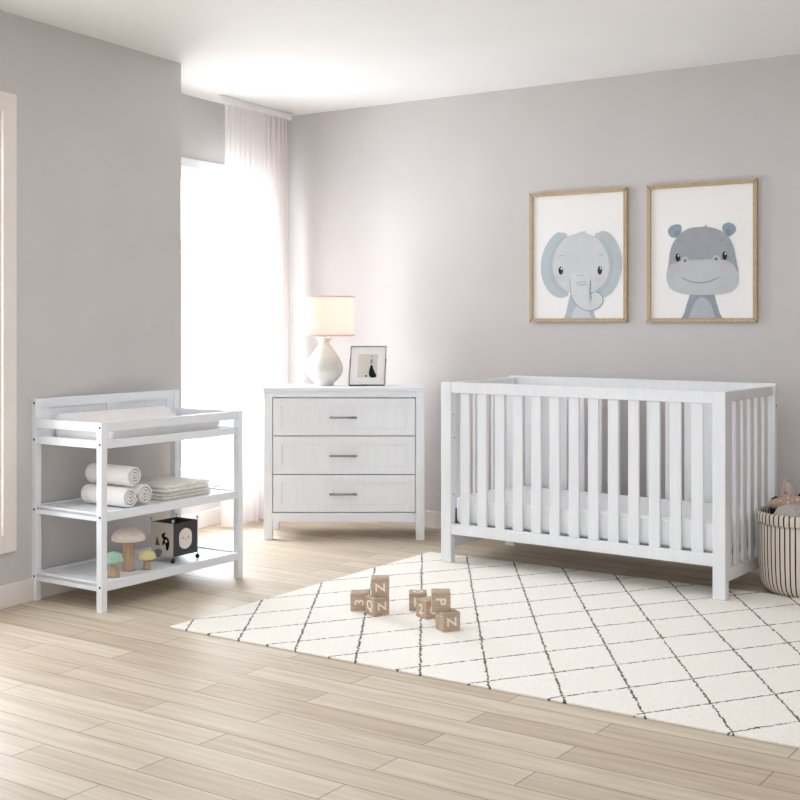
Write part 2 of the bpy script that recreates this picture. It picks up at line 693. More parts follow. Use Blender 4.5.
def leg_with_bolts(x, y, h, zs):
    l = MB().box(x, x + PW, y, y + PW, 0, h).build('leg', P, ct, 0.002)
    if x < 0.1:
        for z in zs:
            MB().cyl((x - 0.0012, y + 0.010, z), (x + 0.002, y + 0.010, z), 0.0048, n=12).build('bolt', M['bolt'], l)
    return l


leg_with_bolts(0, 0, 0.752, (0.732, 0.665, 0.377, 0.101))
leg_with_bolts(CTW - PW, 0, 0.752, ())
leg_with_bolts(0, CTD - PW, 0.833, (0.815, 0.665, 0.377, 0.101))
leg_with_bolts(CTW - PW, CTD - PW, 0.833, ())
for z0, z1, nm in ((0.714, 0.751, 'guard_rail'), (0.648, 0.680, 'top_rail')):
    MB().box(PW, CTW - PW, 0.003, 0.023, z0, z1).build(nm, PH, ct, 0.002)
    MB().box(0.004, 0.024, PW, CTD - PW, z0, z1).build(nm, PH, ct, 0.002)
    MB().box(CTW - 0.024, CTW - 0.004, PW, CTD - PW, z0, z1).build(nm, PH, ct, 0.002)
# back board with two recessed panels
mb = MB()
y0, y1 = CTD - 0.024, CTD - 0.004
mb.box(PW, CTW - PW, y0 + 0.008, y1, 0.648, 0.833)
mb.box(PW, CTW - PW, y0, y0 + 0.008, 0.795, 0.833)
mb.box(PW, CTW - PW, y0, y0 + 0.008, 0.648, 0.70)
for a, b in ((PW, PW + 0.045), (CTW / 2 - 0.022, CTW / 2 + 0.022), (CTW - PW - 0.045, CTW - PW)):
    mb.box(a, b, y0, y0 + 0.008, 0.70, 0.795)
mb.build('back_board', PH, ct, 0.0015)
box_obj('table_top', PH, ct, 0.024, CTW - 0.024, 0.023, CTD - 0.024, 0.655, 0.667, 0.001)
for z0, z1 in ((0.360, 0.395), (0.083, 0.119)):
    s = MB().box(0.004, CTW - 0.004, 0.012, CTD - 0.012, z1 - 0.018, z1 - 0.007).build('shelf', PH, ct, 0.001)
    MB().box(PW, CTW - PW, 0.003, 0.021, z0, z1).build('shelf_rail', PH, s, 0.002)
    MB().box(PW, CTW - PW, CTD - 0.021, CTD - 0.003, z0, z1).build('shelf_rail', PH, s, 0.002)
    MB().box(0.004, 0.022, PW, CTD - PW, z0, z1).build('shelf_rail', PH, s, 0.002)
    MB().box(CTW - 0.022, CTW - 0.004, PW, CTD - PW, z0, z1).build('shelf_rail', PH, s, 0.002)
SH_MID, SH_LOW = 0.3884, 0.1124


def ctp(u, v, z=0):
    c, s = cos(R(55.5)), sin(R(55.5))
    return (-1.176 + u * c - v * s, 4.846 + u * s + v * c, z)


# changing pad: contoured, high long edges
mb = MB()
mb.sm = True
prof = [(-0.165, 0.0), (-0.175, 0.012), (-0.178, 0.055), (-0.168, 0.072), (-0.150, 0.074), (-0.115, 0.052), (-0.06, 0.036), (0, 0.032),
        (0.06, 0.038), (0.115, 0.062), (0.150, 0.096), (0.166, 0.098), (0.177, 0.086), (0.178, 0.012), (0.165, 0.0)]
vs, fs = [], []
xs = [-0.315, -0.31, -0.30, 0.30, 0.31, 0.315]
for k, x in enumerate(xs):
    q = (0.90, 0.97, 1, 1, 0.97, 0.90)[k]
    for a, b in prof:
        vs.append((x, a * q, 0.001 + b * q))
n = len(prof)
for k in range(len(xs) - 1):
    for i in range(n):
        j = (i + 1) % n
        fs.append((k * n + i, k * n + j, (k + 1) * n + j, (k + 1) * n + i))
fs.append(tuple(range(n))[::-1])
fs.append(tuple((len(xs) - 1) * n + i for i in range(n)))
mb._add(vs, fs)
pad = mb.build('changing_pad', M['pad'], None, 0, loc=ctp(0.405, 0.210, 0.667), rot=(0, 0, R(55.5)))
tag(pad, 'contoured cream changing pad lying on top of the white changing table', 'changing pad')


# towels: spiral rolls along the shelf depth
def towel_mesh(L=0.258, r=0.045):
    mb = MB()
    mb.sm = True
    th, turns = 0.0078, 2.9
    N = 110
    outer, inner = [], []
    for i in range(N + 1):
        t = i / N
        a = t * turns * 2 * pi
        rr = 0.008 + (r - 0.008) * t
        outer.append((rr * cos(a), rr * sin(a)))
        inner.append(((rr - th) * cos(a), (rr - th) * sin(a)))
    loop = outer + inner[::-1]
    ys = [0, 0.004, 0.02, 0.09, 0.18, L - 0.02, L - 0.004, L]
    n = len(loop)
    vs, fs = [], []
    for k, y in enumerate(ys):
        q = (0.93, 0.985, 1, 1.02, 1.0, 1.01, 0.985, 0.93)[k]
        for (a, b) in loop:
            vs.append((a * q, y, b * q))
    for k in range(len(ys) - 1):
        for i in range(n):
            j = (i + 1) % n
            fs.append((k * n + i, k * n + j, (k + 1) * n + j, (k + 1) * n + i))
    v = mb._add(vs, fs)
    for k in (0, len(ys) - 1):
        for i in range(N):
            fc = mb.bm.faces.new([v[k * n + i], v[k * n + i + 1], v[k * n + n - 2 - i], v[k * n + n - 1 - i]])
            fc.smooth = True
    return mb


t1 = towel_mesh().build('rolled_towel', M['towel'])
t1.location = ctp(0.186, 0.035, SH_MID + 0.0465)
t1.rotation_euler = (0, R(-25), R(55.5))
tag(t1, 'rolled cream towel, lower left of the three-roll pyramid on the middle shelf', 'towel', 'rolled towels on the changing table')
for loc, ry, dz, lab in (((0.278, 0.045), 150, 0.0465, 'rolled cream towel, lower right of the three-roll pyramid, next to the folded blankets'),
                     ((0.230, 0.055), 60, 0.1265, 'rolled cream towel resting on top of the two other towel rolls')):
    o = t1.copy()
    COL.objects.link(o)
    o.location = ctp(loc[0], loc[1], SH_MID + dz)
    o.rotation_euler = (0, R(ry), R(55.5))
    o['label'] = lab


# folded blankets: rounded folded layers
def folded(W, D, layers, th, jitter):
    mb = MB()
    mb.sm = True
    z = 0
    for k in range(layers):
        dx, dy = random.uniform(-jitter, jitter), random.uniform(-jitter, jitter)
        prof = []
        h = th
        for a in range(-90, 91, 30):
            prof.append((-D / 2 + h / 2 - h / 2 * cos(R(a)) + 0.002, z + h / 2 + h / 2 * sin(R(a)) * 0.98))
        prof.append((D / 2 - 0.004, z + h * 0.98))
        prof.append((D / 2, z + h * 0.5))
        prof.append((D / 2 - 0.004, z + 0.01 * h))
        n = len(prof)
        xs = [-W / 2, -W / 2 + 0.006, -W / 4, 0, W / 4, W / 2 - 0.006, W / 2]
        vs, fs = [], []
        for i, x in enumerate(xs):
            q = 0.80 if i in (0, len(xs) - 1) else 1
            for a, b in prof:
                zm = z + h / 2
                vs.append((x + dx, a + dy, 0.0005 + zm + (b - zm) * q + 0.0006 * sin(40 * x + k)))
        for i in range(len(xs) - 1):
            for j in range(n):
                jj = (j + 1) % n
                fs.append((i * n + j, i * n + jj, (i + 1) * n + jj, (i + 1) * n + j))
        fs.append(tuple(range(n))[::-1])
        fs.append(tuple((len(xs) - 1) * n + i for i in range(n)))
        mb._add(vs, fs)
        z += th
    return mb


b1 = folded(0.285, 0.31, 2, 0.0145, 0.003).build('folded_blanket', M['blanket2'], None, loc=ctp(0.557, 0.225, SH_MID), rot=(0, 0, R(54)))
tag(b1, 'folded oat-beige blanket at the bottom of the stack on the middle shelf', 'blanket')
b2 = folded(0.275, 0.305, 2, 0.016, 0.002).build('folded_blanket', M['blanket'], None, loc=ctp(0.553, 0.222, SH_MID + 0.0305), rot=(0, 0, R(57)))
tag(b2, 'folded cream blanket lying on top of the oat-beige one beside the towel rolls', 'blanket')


# mushrooms
def mushroom(u, v, sr0, sr1, cap_r, cap_z, top, m, label):
    t = thing('toy_mushroom', ctp(u, v, SH_LOW), 0, label, 'wooden toy', 'wooden toy mushrooms on the lowest shelf')
    MB().lathe([(0.0001, 0), (sr0, 0), (sr0 * 0.97, 0.01), (sr1, cap_z * 0.8), (sr1 * 1.02, cap_z + 0.006), (0.0001, cap_z + 0.006)]).build('stem', M['beech'], t)
    h = top - cap_z
    pr = [(0.0001, cap_z + 0.003), (cap_r * 0.9, cap_z), (cap_r * 0.985, cap_z + 0.003), (cap_r, cap_z + 0.008)]
    for k in range(1, 13):
        a = R(90 * k / 12)
        pr.append((max(0.0001, cap_r * cos(a)), cap_z + 0.008 + (h - 0.008) * sin(a)))
    MB().lathe(pr).build('cap', m, t)
    return t


mushroom(0.262, 0.130, 0.0265, 0.0235, 0.070, 0.126, 0.180, M['mush_cream'], 'tall wooden toy mushroom with a cream cap, the largest of three')
mushroom(0.139, 0.085, 0.026, 0.017, 0.041, 0.057, 0.104, M['mush_green'], 'small wooden toy mushroom with a mint green cap')
mushroom(0.322, 0.082, 0.016, 0.0135, 0.038, 0.044, 0.082, M['mush_yellow'], 'small wooden toy mushroom with a pale yellow cap')

# fabric storage cart
BX = thing('toy_storage_cart', ctp(0.471, 0.080, SH_LOW), R(55.5), 'charcoal and oat felt storage box with animal prints on little castors, on the lowest shelf', 'storage box')
bw, bd, bz0, bz1 = 0.151, 0.128, 0.027, 0.170


def panel(name, m, x0, x1, y0, y1):
    return MB().box(x0, x1, y0, y1, bz0, bz1).build(name, m, BX, 0.001)


fp = panel('front_panel', M['charcoal'], 0.003, bw, 0, 0.004)
panel('back_panel', M['charcoal'], 0.003, bw, bd - 0.004, bd)
lp = panel('side_panel', M['oatfelt'], 0, 0.004, 0.003, bd)
panel('side_panel', M['charcoal'], bw - 0.002, bw + 0.002, 0.003, bd)
MB().box(0.003, bw, 0.003, bd - 0.003, bz0, bz0 + 0.005).build('bottom_panel', M['charcoal'], BX)
for x in (0, bw):
    for y in (0, bd):
        r = MB()
        r.cyl((x, y, 0.02), (x, y, bz1 + 0.008), 0.0022, n=10)
        r.ball((x, y, bz1 + 0.012), 0.0062)
        post = r.build('corner_post', M['rod'], BX)
        MB().cyl((x - 0.004, y, 0.0105), (x + 0.004, y, 0.0105), 0.0098, n=20).cyl((x, y, 0.011), (x, y, 0.022), 0.003, n=8).build('castor', M['bolt'], post)
# prints: light round face on the dark panel, dark figure, tree and cloud on the light panel
mb = MB()
pts = [(0.076 + 0.041 * cos(t * pi / 16) * (1 - 0.06 * cos(4 * t * pi / 16)), 0.098 + 0.045 * sin(t * pi / 16)) for t in range(32)]
mb.mi = 0
mb.prism(pts, lambda a, b, h: (a, h, b), -0.0012, 0.0)
mb.mi = 1
for cx in (0.060, 0.092):
    mb.prism([(cx + 0.005 * cos(t * pi / 8), 0.103 + 0.005 * sin(t * pi / 8)) for t in range(16)], lambda a, b, h: (a, h, b), -0.0018, -0.001)
mb.prism([(0.076 + 0.004 * cos(t * pi / 8), 0.095 + 0.003 * sin(t * pi / 8)) for t in range(16)], lambda a, b, h: (a, h, b), -0.0018, -0.001)
mb.build('face_patch', [M['faceprint'], M['pinkprint']], fp)
mb = MB()
pp = lambda a, b, h: (h, bd - a, b)      # a runs from the far edge towards the near corner


def lprint(X, Y):                        # print coordinates on the light panel
    return ((X - 30) / 310 * bd, bz1 - (Y - 165) / 450 * (bz1 - bz0))


mb.mi = 0
fig = [(180, 330), (200, 305), (235, 300), (225, 325), (215, 345), (245, 350), (275, 375), (290, 420), (285, 480), (265, 535), (245, 520), (240, 470), (215, 440), (205, 470), (188, 460), (195, 420), (205, 385), (185, 360)]
mb.prism(catmull([lprint(*p) for p in fig], 3), pp, -0.0012, 0.0)
mb.mi = 1
mb.prism([lprint(*p) for p in ((85, 480), (150, 475), (110, 350))], pp, -0.0012, 0.0)
mb.mi = 2
cl = [(70, 590), (95, 540), (140, 525), (185, 545), (175, 590), (150, 630), (105, 640)]
mb.prism(catmull([lprint(*p) for p in cl], 4), pp, -0.0012, 0.0)
mb.mi = 3
cl = [(228, 400), (245, 385), (262, 400), (258, 425), (240, 432)]
mb.prism(catmull([lprint(*p) for p in cl], 3), pp, -0.0018, -0.001)
mb.build('animal_print', [M['darkprint'], M['brownprint'], M['greyfelt'], M['oatfelt']], lp)

# ------------------------------------------------------------------ dresser
DW, DD, DH = 0.848, 0.375, 0.804
dr = thing('dresser', (-0.719, 6.487, 0), 0, 'white wooden three-drawer dresser with steel bar handles, standing beside the curtain', 'dresser')
MB().box(-0.006, DW + 0.006, -0.006, DD, 0.783, DH).build('dresser_top', PH, dr, 0.003)
SW = 0.046
body = MB()
body.box(SW - 0.01, SW + 0.004, 0.05, DD - 0.02, 0.10, 0.783)
body.box(DW - SW - 0.004, DW - SW + 0.01, 0.05, DD - 0.02, 0.10, 0.783)
body.box(0.006, 0.02, SW - 0.005, DD - SW, 0.10, 0.783)
body.box(DW - 0.02, DW - 0.006, SW - 0.005, DD - SW, 0.10, 0.783)
body.box(0.02, DW - 0.02, DD - 0.016, DD - 0.006, 0.10, 0.783)
body.box(0.02, DW - 0.02, 0.03, DD - 0.02, 0.10, 0.114)
body.build('carcass', P, dr, 0.001)
for x in (0, DW - SW):
    for y in (0, DD - SW):
        MB().box(x, x + SW, y, y + SW, 0, 0.783).build('leg', P, dr, 0.002)
box_obj('top_rail', PH, dr, SW, DW - SW, 0.002, 0.03, 0.752, 0.783)
box_obj('bottom_rail', PH, dr, SW, DW - SW, 0.002, 0.03, 0.095, 0.143)
zt = [0.750, 0.5485, 0.3455, 0.145]
for k in range(3):
    z1, z0 = zt[k] - 0.0024, zt[k + 1] + 0.0024
    a, b = SW + 0.0035, DW - SW - 0.0035
    mb = MB()
    F = 0.046
    mb.box(a, b, 0.011, 0.022, z0, z1)
    mb.box(a, b, 0.002, 0.011, z1 - F * 0.82, z1)
    mb.box(a, b, 0.002, 0.011, z0, z0 + F * 0.82)
    mb.box(a, a + F, 0.002, 0.011, z0 + F * 0.82, z1 - F * 0.82)
    mb.box(b - F, b, 0.002, 0.011, z0 + F * 0.82, z1 - F * 0.82)
    # drawer box behind the face
    mb.box(a + 0.02, b - 0.02, 0.022, DD - 0.04, z0 + 0.015, z1 - 0.02)
    d = mb.build('drawer', P, dr, 0.0015)
    zc = (z0 + z1) / 2 - 0.002
    xc = (a + b) / 2 - 0.004
    h = MB()
    h.cyl((xc - 0.072, -0.020, zc), (xc + 0.072, -0.020, zc), 0.0055, n=14)
    for sx in (-0.055, 0.055):
        h.cyl((xc + sx, -0.020, zc), (xc + sx, 0.008, zc), 0.0042, n=10)
    h.build('handle', M['steel'], d)

# ------------------------------------------------------------------ lamp
lp_ = thing('table_lamp', (-0.411, 6.70, DH + 0.0005), 0, 'table lamp with a pale ceramic teardrop base and a drum shade on the dresser', 'lamp')
prof = [(0.0001, 0), (0.046, 0), (0.052, 0.004), (0.050, 0.014), (0.066, 0.028), (0.086, 0.048), (0.0995, 0.078), (0.100, 0.100), (0.093, 0.126), (0.078, 0.158), (0.058, 0.188), (0.038, 0.212), (0.026, 0.228),
        (0.023, 0.236), (0.027, 0.243), (0.040, 0.250), (0.042, 0.257), (0.038, 0.263), (0.020, 0.266), (0.0001, 0.267)]
MB().lathe(prof, n=56).build('lamp_base', M['ceramic'], lp_)
MB().lathe([(0.0001, 0.266), (0.014, 0.266), (0.014, 0.281), (0.008, 0.287), (0.0001, 0.287)], n=20).build('neck', M['brass'], lp_)
SZ0, SZ1, SR = 0.270, 0.485, 0.163
sh = MB().lathe([(SR, SZ0), (SR, SZ1)], n=72).build('lamp_shade', M['shade'], lp_)
mb = MB()
for z in (SZ0 + 0.003, SZ1 - 0.003):
    mb.lathe([(SR - 0.003, z - 0.003), (SR + 0.001, z - 0.003), (SR + 0.001, z + 0.003), (SR - 0.003, z + 0.003), (SR - 0.003, z - 0.003)], n=72)
    mb.build('shade_ring', M['shade'], sh)
    mb = MB()
for a in (0, 120, 240):
    mb.cyl((0, 0, 0.30), (SR * cos(R(a)), SR * sin(R(a)), SZ0 + 0.006), 0.0015, n=6)
mb.build('shade_spider', M['brass'], sh)
MB().cyl((0, 0, 0.286), (0, 0, 0.32), 0.012, n=14).build('bulb_socket', M['brass'], lp_)
em = bpy.data.materials.new('bulb_glow')
em.use_nodes = True
em.node_tree.nodes['Principled BSDF'].inputs['Emission Color'].default_value = (1, 0.88, 0.78, 1)
em.node_tree.nodes['Principled BSDF'].inputs['Emission Strength'].default_value = 3
MB().ball((0, 0, 0.352), 0.028, sz=1.2).build('bulb', em, lp_)
ld = bpy.data.lights.new('lamp_light', 'POINT')
ld.energy = 1.1
ld.color = (1, 0.88, 0.78)
ld.shadow_soft_size = 0.035
lo = bpy.data.objects.new('lamp_light', ld)
COL.objects.link(lo)
lo.parent = lp_
lo.location = (0, 0, 0.40)

# ------------------------------------------------------------------ photo frame on the dresser
pf = thing('photo_frame', (-0.180, 6.655, DH + 0.001), R(4), 'small thin-edged photo frame with a white mat leaning back on the dresser beside the lamp', 'photo frame')
FW, FH = 0.194, 0.216
tilt = Matrix.Rotation(R(-9), 3, 'X')


def pfm(x, y, z):
    p = tilt @ Vector((x + 0.06 * z, y, z))
    return (p.x, p.y, p.z + 0.001)


def slab(mb, x0, x1, y0, y1, z0, z1):
    vs = [pfm(x, y, z) for z in (z0, z1) for y in (y0, y1) for x in (x0, x1)]
    mb._add(vs, [(0, 2, 3, 1), (4, 5, 7, 6), (0, 1, 5, 4), (2, 6, 7, 3), (0, 4, 6, 2), (1, 3, 7, 5)])


mb = MB()
e = 0.0035
slab(mb, -FW / 2, FW / 2, 0, 0.012, 0, e * 1.5)
slab(mb, -FW / 2, FW / 2, 0, 0.012, FH - e, FH)
slab(mb, -FW / 2, -FW / 2 + e, 0, 0.012, e, FH - e)
slab(mb, FW / 2 - e, FW / 2, 0, 0.012, e, FH - e)
mb.build('frame_border', M['blackmetal'], pf)
mb = MB()
slab(mb, -FW / 2 + e, FW / 2 - e, 0.004, 0.009, e * 1.5, FH - e)
mat_ = mb.build('mat_board', M['paper'], pf)
mb = MB()
slab(mb, -0.054, 0.052, 0.0030, 0.0040, 0.045, 0.172)
mb.mi = 1
fir = [(0.016, 0.112), (0.026, 0.108), (0.034, 0.085), (0.048, 0.058), (0.046, 0.046), (0.022, 0.044), (0.010, 0.056), (0.008, 0.078)]
mb.prism(catmull(fir, 3), lambda a, b, h: pfm(a, h, b), 0.002, 0.003)
mb.prism([(-0.008, 0.046), (-0.012, 0.054), (-0.006, 0.060), (0.0, 0.052)], lambda a, b, h: pfm(a, h, b), 0.002, 0.003)
mb.mi = 2
mb.prism([(0.014, 0.168), (0.022, 0.152), (0.032, 0.166), (0.022, 0.160)], lambda a, b, h: pfm(a, h, b), 0.002, 0.003)
mb.prism(catmull([(0.012, 0.140), (0.022, 0.145), (0.028, 0.132), (0.022, 0.116), (0.013, 0.122)], 3), lambda a, b, h: pfm(a, h, b), 0.002, 0.003)
mb.build('photograph', [M['photo'], M['fir'], M['hp_head']], mat_)
mb = MB()
mb.tube([pfm(-FW / 2 - 0.002, 0.006, 0.14), (-FW / 2 - 0.004, 0.085, 0.002), (FW / 2 + 0.010, 0.085, 0.002), pfm(FW / 2 + 0.002, 0.006, 0.14)], 0.0013, 8)
for sx in (-1, 1):
    p = pfm(sx * (FW / 2 + 0.002), 0.006, 0.14)
    mb.ball(p, 0.0045, u=10, v=8)
mb.build('easel_stand', M['steel'], pf)

# ------------------------------------------------------------------ crib
CW, CD, CH = 1.411, 0.636, 0.864
cr = thing('crib', (0.195, 5.868, 0), R(-36.4), 'white slatted wooden baby crib with a mattress, standing at the back wall', 'crib')
C = M['crib']
LW = 0.056
TR, BR0, BR1 = 0.050, 0.142, 0.192
for x in (0, CW - LW):
    MB().box(x, x + LW, 0, 0.040, RT, CH).build('leg', C, cr, 0.003)
BH_ = 0.873
for x in (0, CW - 0.05):
    MB().box(x, x + 0.05, CD - 0.050, CD - 0.020, 0, CH).build('leg', C, cr, 0.003)
MB().box(LW, CW - LW, 0.002, 0.034, CH - TR, CH).build('top_rail', C, cr, 0.003)
MB().box(LW, CW - LW, 0.004, 0.034, BR0, BR1).build('bottom_rail', C, cr, 0.003)
MB().box(0.004, CW - 0.008, CD - 0.020, CD, BH_ - 0.085, BH_).build('back_board', C, cr, 0.004)
MB().box(0.05, CW - 0.05, CD - 0.036, CD - 0.010, BR0, BR1).build('bottom_rail', C, cr, 0.003)
NS, sw = 13, 0.050
gap = (CW - 2 * LW - NS * sw) / (NS + 1)
for k in range(NS):
    x = LW + gap + k * (sw + gap)
    MB().box(x, x + sw, 0.012, 0.026, BR1, CH - TR).build('slat', C, cr, 0.002)
    MB().box(x, x + sw, CD - 0.028, CD - 0.014, BR1, BH_ - 0.05).build('slat', C, cr, 0.002)
for side, xa, xb in ((0, 0.012, 0.040), (1, CW - 0.040, CW - 0.012)):
    MB().box(xa, xb, 0.040, CD - 0.050, CH - 0.044, CH - 0.002).build('side_rail', C, cr, 0.003)
    MB().box(xa, xb, 0.040, CD - 0.050, 0.075, 0.130).build('side_rail', C, cr, 0.003)
    ns, w = 6, 0.044
    span = CD - 0.09
    g = (span - ns * w) / (ns + 1)
    for k in range(ns):
        y = 0.04 + g + k * (w + g)
        MB().box((xa + xb) / 2 - 0.007, (xa + xb) / 2 + 0.007, y, y + w, 0.130, CH - 0.044).build('slat', C, cr, 0.002)
# bolts
mb = MB()
MB().cyl((CW + 0.0008, CD - 0.036, 0.775), (CW - 0.004, CD - 0.036, 0.775), 0.005, n=12).build('bolt', M['bolt'], cr)
for x, y, z in ((0.054, 0.025, 0.71), (0.054, 0.025, 0.33), (0.0555, 0.03, 0.60)):
    MB().cyl((x, y, z), (x + 0.003, y, z), 0.004, n=10).build('bolt', M['steel'], cr)
for z in (0.80, 0.78):
    MB().cyl((0.05, CD - 0.03, z), (0.053, CD - 0.03, z), 0.004, n=10).build('bolt', M['bolt'], cr)
# mattress support: metal frame with brackets
mb = MB()
for y in (0.045, CD - 0.065):
    mb.box(0.045, CW - 0.045, y, y + 0.018, 0.166, 0.186)
for x in (0.042, CW - 0.060):
    mb.box(x, x + 0.018, 0.045, CD - 0.055, 0.166, 0.186)
for k in range(1, 8):
    x = 0.05 + (CW - 0.1) * k / 8
    mb.box(x - 0.012, x + 0.012, 0.055, CD - 0.060, 0.174, 0.184)
for x in (0.045, CW - 0.051):
    for y in (0.048, CD - 0.09):
        mb.box(x, x + 0.006, y, y + 0.035, 0.17, 0.26)
mb.build('mattress_support', M['greyfelt'], cr)


def rounded_slab(W, D, H, r, seg=5):
    mb = MB()
    mb.box(0, W, 0, D, 0, H)
    return mb


mt = MB().box(0.052, CW - 0.052, 0.045, CD - 0.060, 0.187, 0.318).build('crib_mattress', M['mattress'], None, 0.022, 5, loc=(0.195, 5.868, 0), rot=(0, 0, R(-36.4)))
for p in mt.data.polygons:
    p.use_smooth = True
tag(mt, 'white crib mattress with a plain fitted sheet lying inside the crib', 'mattress')

# ------------------------------------------------------------------ framed pictures
PWD, PHT, PZ0 = 0.555, 0.679, 1.150


def picture(r0, label, shapes, x_l, x_r, y_bl, y_br, y_tl, y_tr):
    c, s = cos(BACK_ROT), sin(BACK_ROT)
    root = thing('framed_picture', (CORNER[0] + r0 * c, CORNER[1] + r0 * s, PZ0), BACK_ROT, label, 'picture', 'framed animal prints on the back wall')
    fw, fd = 0.0185, 0.022
    mb = MB()
    mb.box(0, fw, -fd, -0.001, 0, PHT)
    mb.box(PWD - fw, PWD, -fd, -0.001, 0, PHT)
    mb.box(fw, PWD - fw, -fd, -0.001, 0, fw)
    mb.box(fw, PWD - fw, -fd, -0.001, PHT - fw, PHT)
    mb.mi = 1
    for cx, cz, dx, dz in ((0, 0, 1, 1), (PWD, 0, -1, 1), (0, PHT, 1, -1), (PWD, PHT, -1, -1)):
        a = Vector((cx - dx * 0.003, cz - dz * 0.003))
        b = Vector((cx + dx * (fw - 0.001), cz + dz * (fw - 0.001)))
        d = (b - a).normalized()
        nn = Vector((-d.y, d.x)) * 0.0013
        mb.prism([tuple(a - nn), tuple(b - nn), tuple(b + nn), tuple(a + nn)], lambda p, q, h: (p, h, q), -fd - 0.0008, -fd + 0.002)
    mb.build('picture_frame', [M['framewood'], M['framedark']], root, 0.0008)
    mb = MB()
    mb.box(fw - 0.003, PWD - fw + 0.003, -0.010, -0.004, fw - 0.003, PHT - fw + 0.003)
    mats = [M['paper']]
    dep = [-0.0101]

    def conv(p):
        t = (p[0] - x_l) / (x_r - x_l)
        yb = y_bl + (y_br - y_bl) * t
        yt = y_tl + (y_tr - y_tl) * t
        k = 0.90
        tt = t * (1 + 0.05 * (1 - t))          # slight foreshortening along the wall
        return (tt * PWD, (yb - p[1]) / (yb - yt) * PHT)

    for m, kind, pts in shapes:
        if M[m] not in mats:
            mats.append(M[m])
        mb.mi = mats.index(M[m])
        if kind == 's':
            poly = catmull([conv(p) for p in pts], 5)
        elif kind == 'e':
            (cx, cy), (rx, ry) = pts
            poly = [conv((cx + rx * cos(a * pi / 14), cy + ry * sin(a * pi / 14))) for a in range(28)]
        else:                                   # stroke
            ctr = [Vector(conv(p)) for p in pts]
            n = len(ctr)
            up, dn = [], []
            for i, p in enumerate(ctr):
                q = (ctr[min(i + 1, n - 1)] - ctr[max(i - 1, 0)]).normalized()
                w = 0.0011
                nn = Vector((-q.y, q.x)) * w
                up.append(tuple(p + nn))
                dn.append(tuple(p - nn))
            poly = up + dn[::-1]
        lo = fw
        poly = [(min(max(a, lo), PWD - lo), min(max(b, lo), PHT - lo)) for a, b in poly]
        d0 = dep[0]
        dep[0] -= 0.00025
        h = dep[0]
        vs = [mb.bm.verts.new((a, h, b)) for a, b in poly]
        f = mb.bm.faces.new(vs)
        f.material_index = mb.mi
        bmesh.ops.triangulate(mb.bm, faces=[f])
    mb.build('animal_print', mats, root)
    return root


def arc(x0, y0, x1, y1, sag, n=9):
    return [(x0 + (x1 - x0) * i / (n - 1), y0 + (y1 - y0) * i / (n - 1) + sag * (1 - (2 * i / (n - 1) - 1) ** 2)) for i in range(n)]


EL = [
    ('el_body', 's', [(188, 790), (200, 680), (228, 560), (300, 540), (392, 590), (402, 700), (404, 790)]),
    ('el_belly', 's', [(236, 790), (246, 700), (275, 655), (320, 640), (362, 690), (378, 790)]),
    ('el_ear', 's', [(150, 97), (110, 108), (60, 165), (20, 245), (2, 330), (5, 430), (40, 520), (90, 575), (145, 595), (190, 585), (212, 555), (200, 400), (205, 135)]),
    ('el_ear_in', 's', [(150, 150), (110, 200), (75, 280), (62, 370), (80, 460), (130, 530), (180, 548), (200, 500), (190, 300), (190, 160)]),
    ('el_ear', 's', [(408, 128), (440, 92), (480, 80), (530, 103), (578, 165), (612, 255), (617, 350), (592, 450), (552, 530), (505, 573), (460, 585), (420, 560), (400, 400)]),
    ('el_ear_in', 's', [(440, 150), (480, 140), (520, 190), (548, 270), (550, 370), (525, 460), (475, 530), (420, 548), (420, 350)]),
    ('el_head', 's', [(250, 125), (285, 95), (345, 82), (328, 98), (368, 118), (310, 130)]),
    ('el_head', 's', [(310, 103), (400, 122), (465, 180), (510, 270), (520, 370), (490, 465), (430, 525), (380, 560), (300, 572), (220, 555), (145, 500), (98, 410), (92, 310), (130, 205), (210, 125)]),
    ('blush', 'e', ((135, 450), (26, 24))), ('blush', 'e', ((448, 445), (34, 28))),
    ('el_line', 's', [(224, 440), (224, 520), (240, 605), (287, 662), (350, 692), (415, 682), (462, 645), (476, 598), (458, 560), (425, 543), (390, 546), (372, 545), (376, 450), (300, 470)]),
    ('el_trunk', 's', [(228, 420), (228, 520), (245, 602), (290, 657), (350, 686), (411, 676), (457, 641), (470, 600), (455, 565), (425, 548), (397, 551), (384, 575), (395, 602), (374, 592), (364, 550), (372, 420), (300, 405)]),
    ('black', 'e', ((153, 388), (17, 31))), ('black', 'e', ((449, 380), (17, 31))),
    ('white', 'e', ((158, 373), (5, 8))), ('white', 'e', ((455, 365), (5, 8))),
    ('el_line', 'l', arc(138, 282, 176, 277, -8)), ('el_line', 'l', arc(438, 268, 474, 268, -8)),
    ('el_line', 'l', arc(272, 430, 334, 428, -12)), ('el_line', 'l', arc(270, 480, 350, 468, -4)), ('el_line', 'l', arc(282, 500, 352, 494, -6)),
]
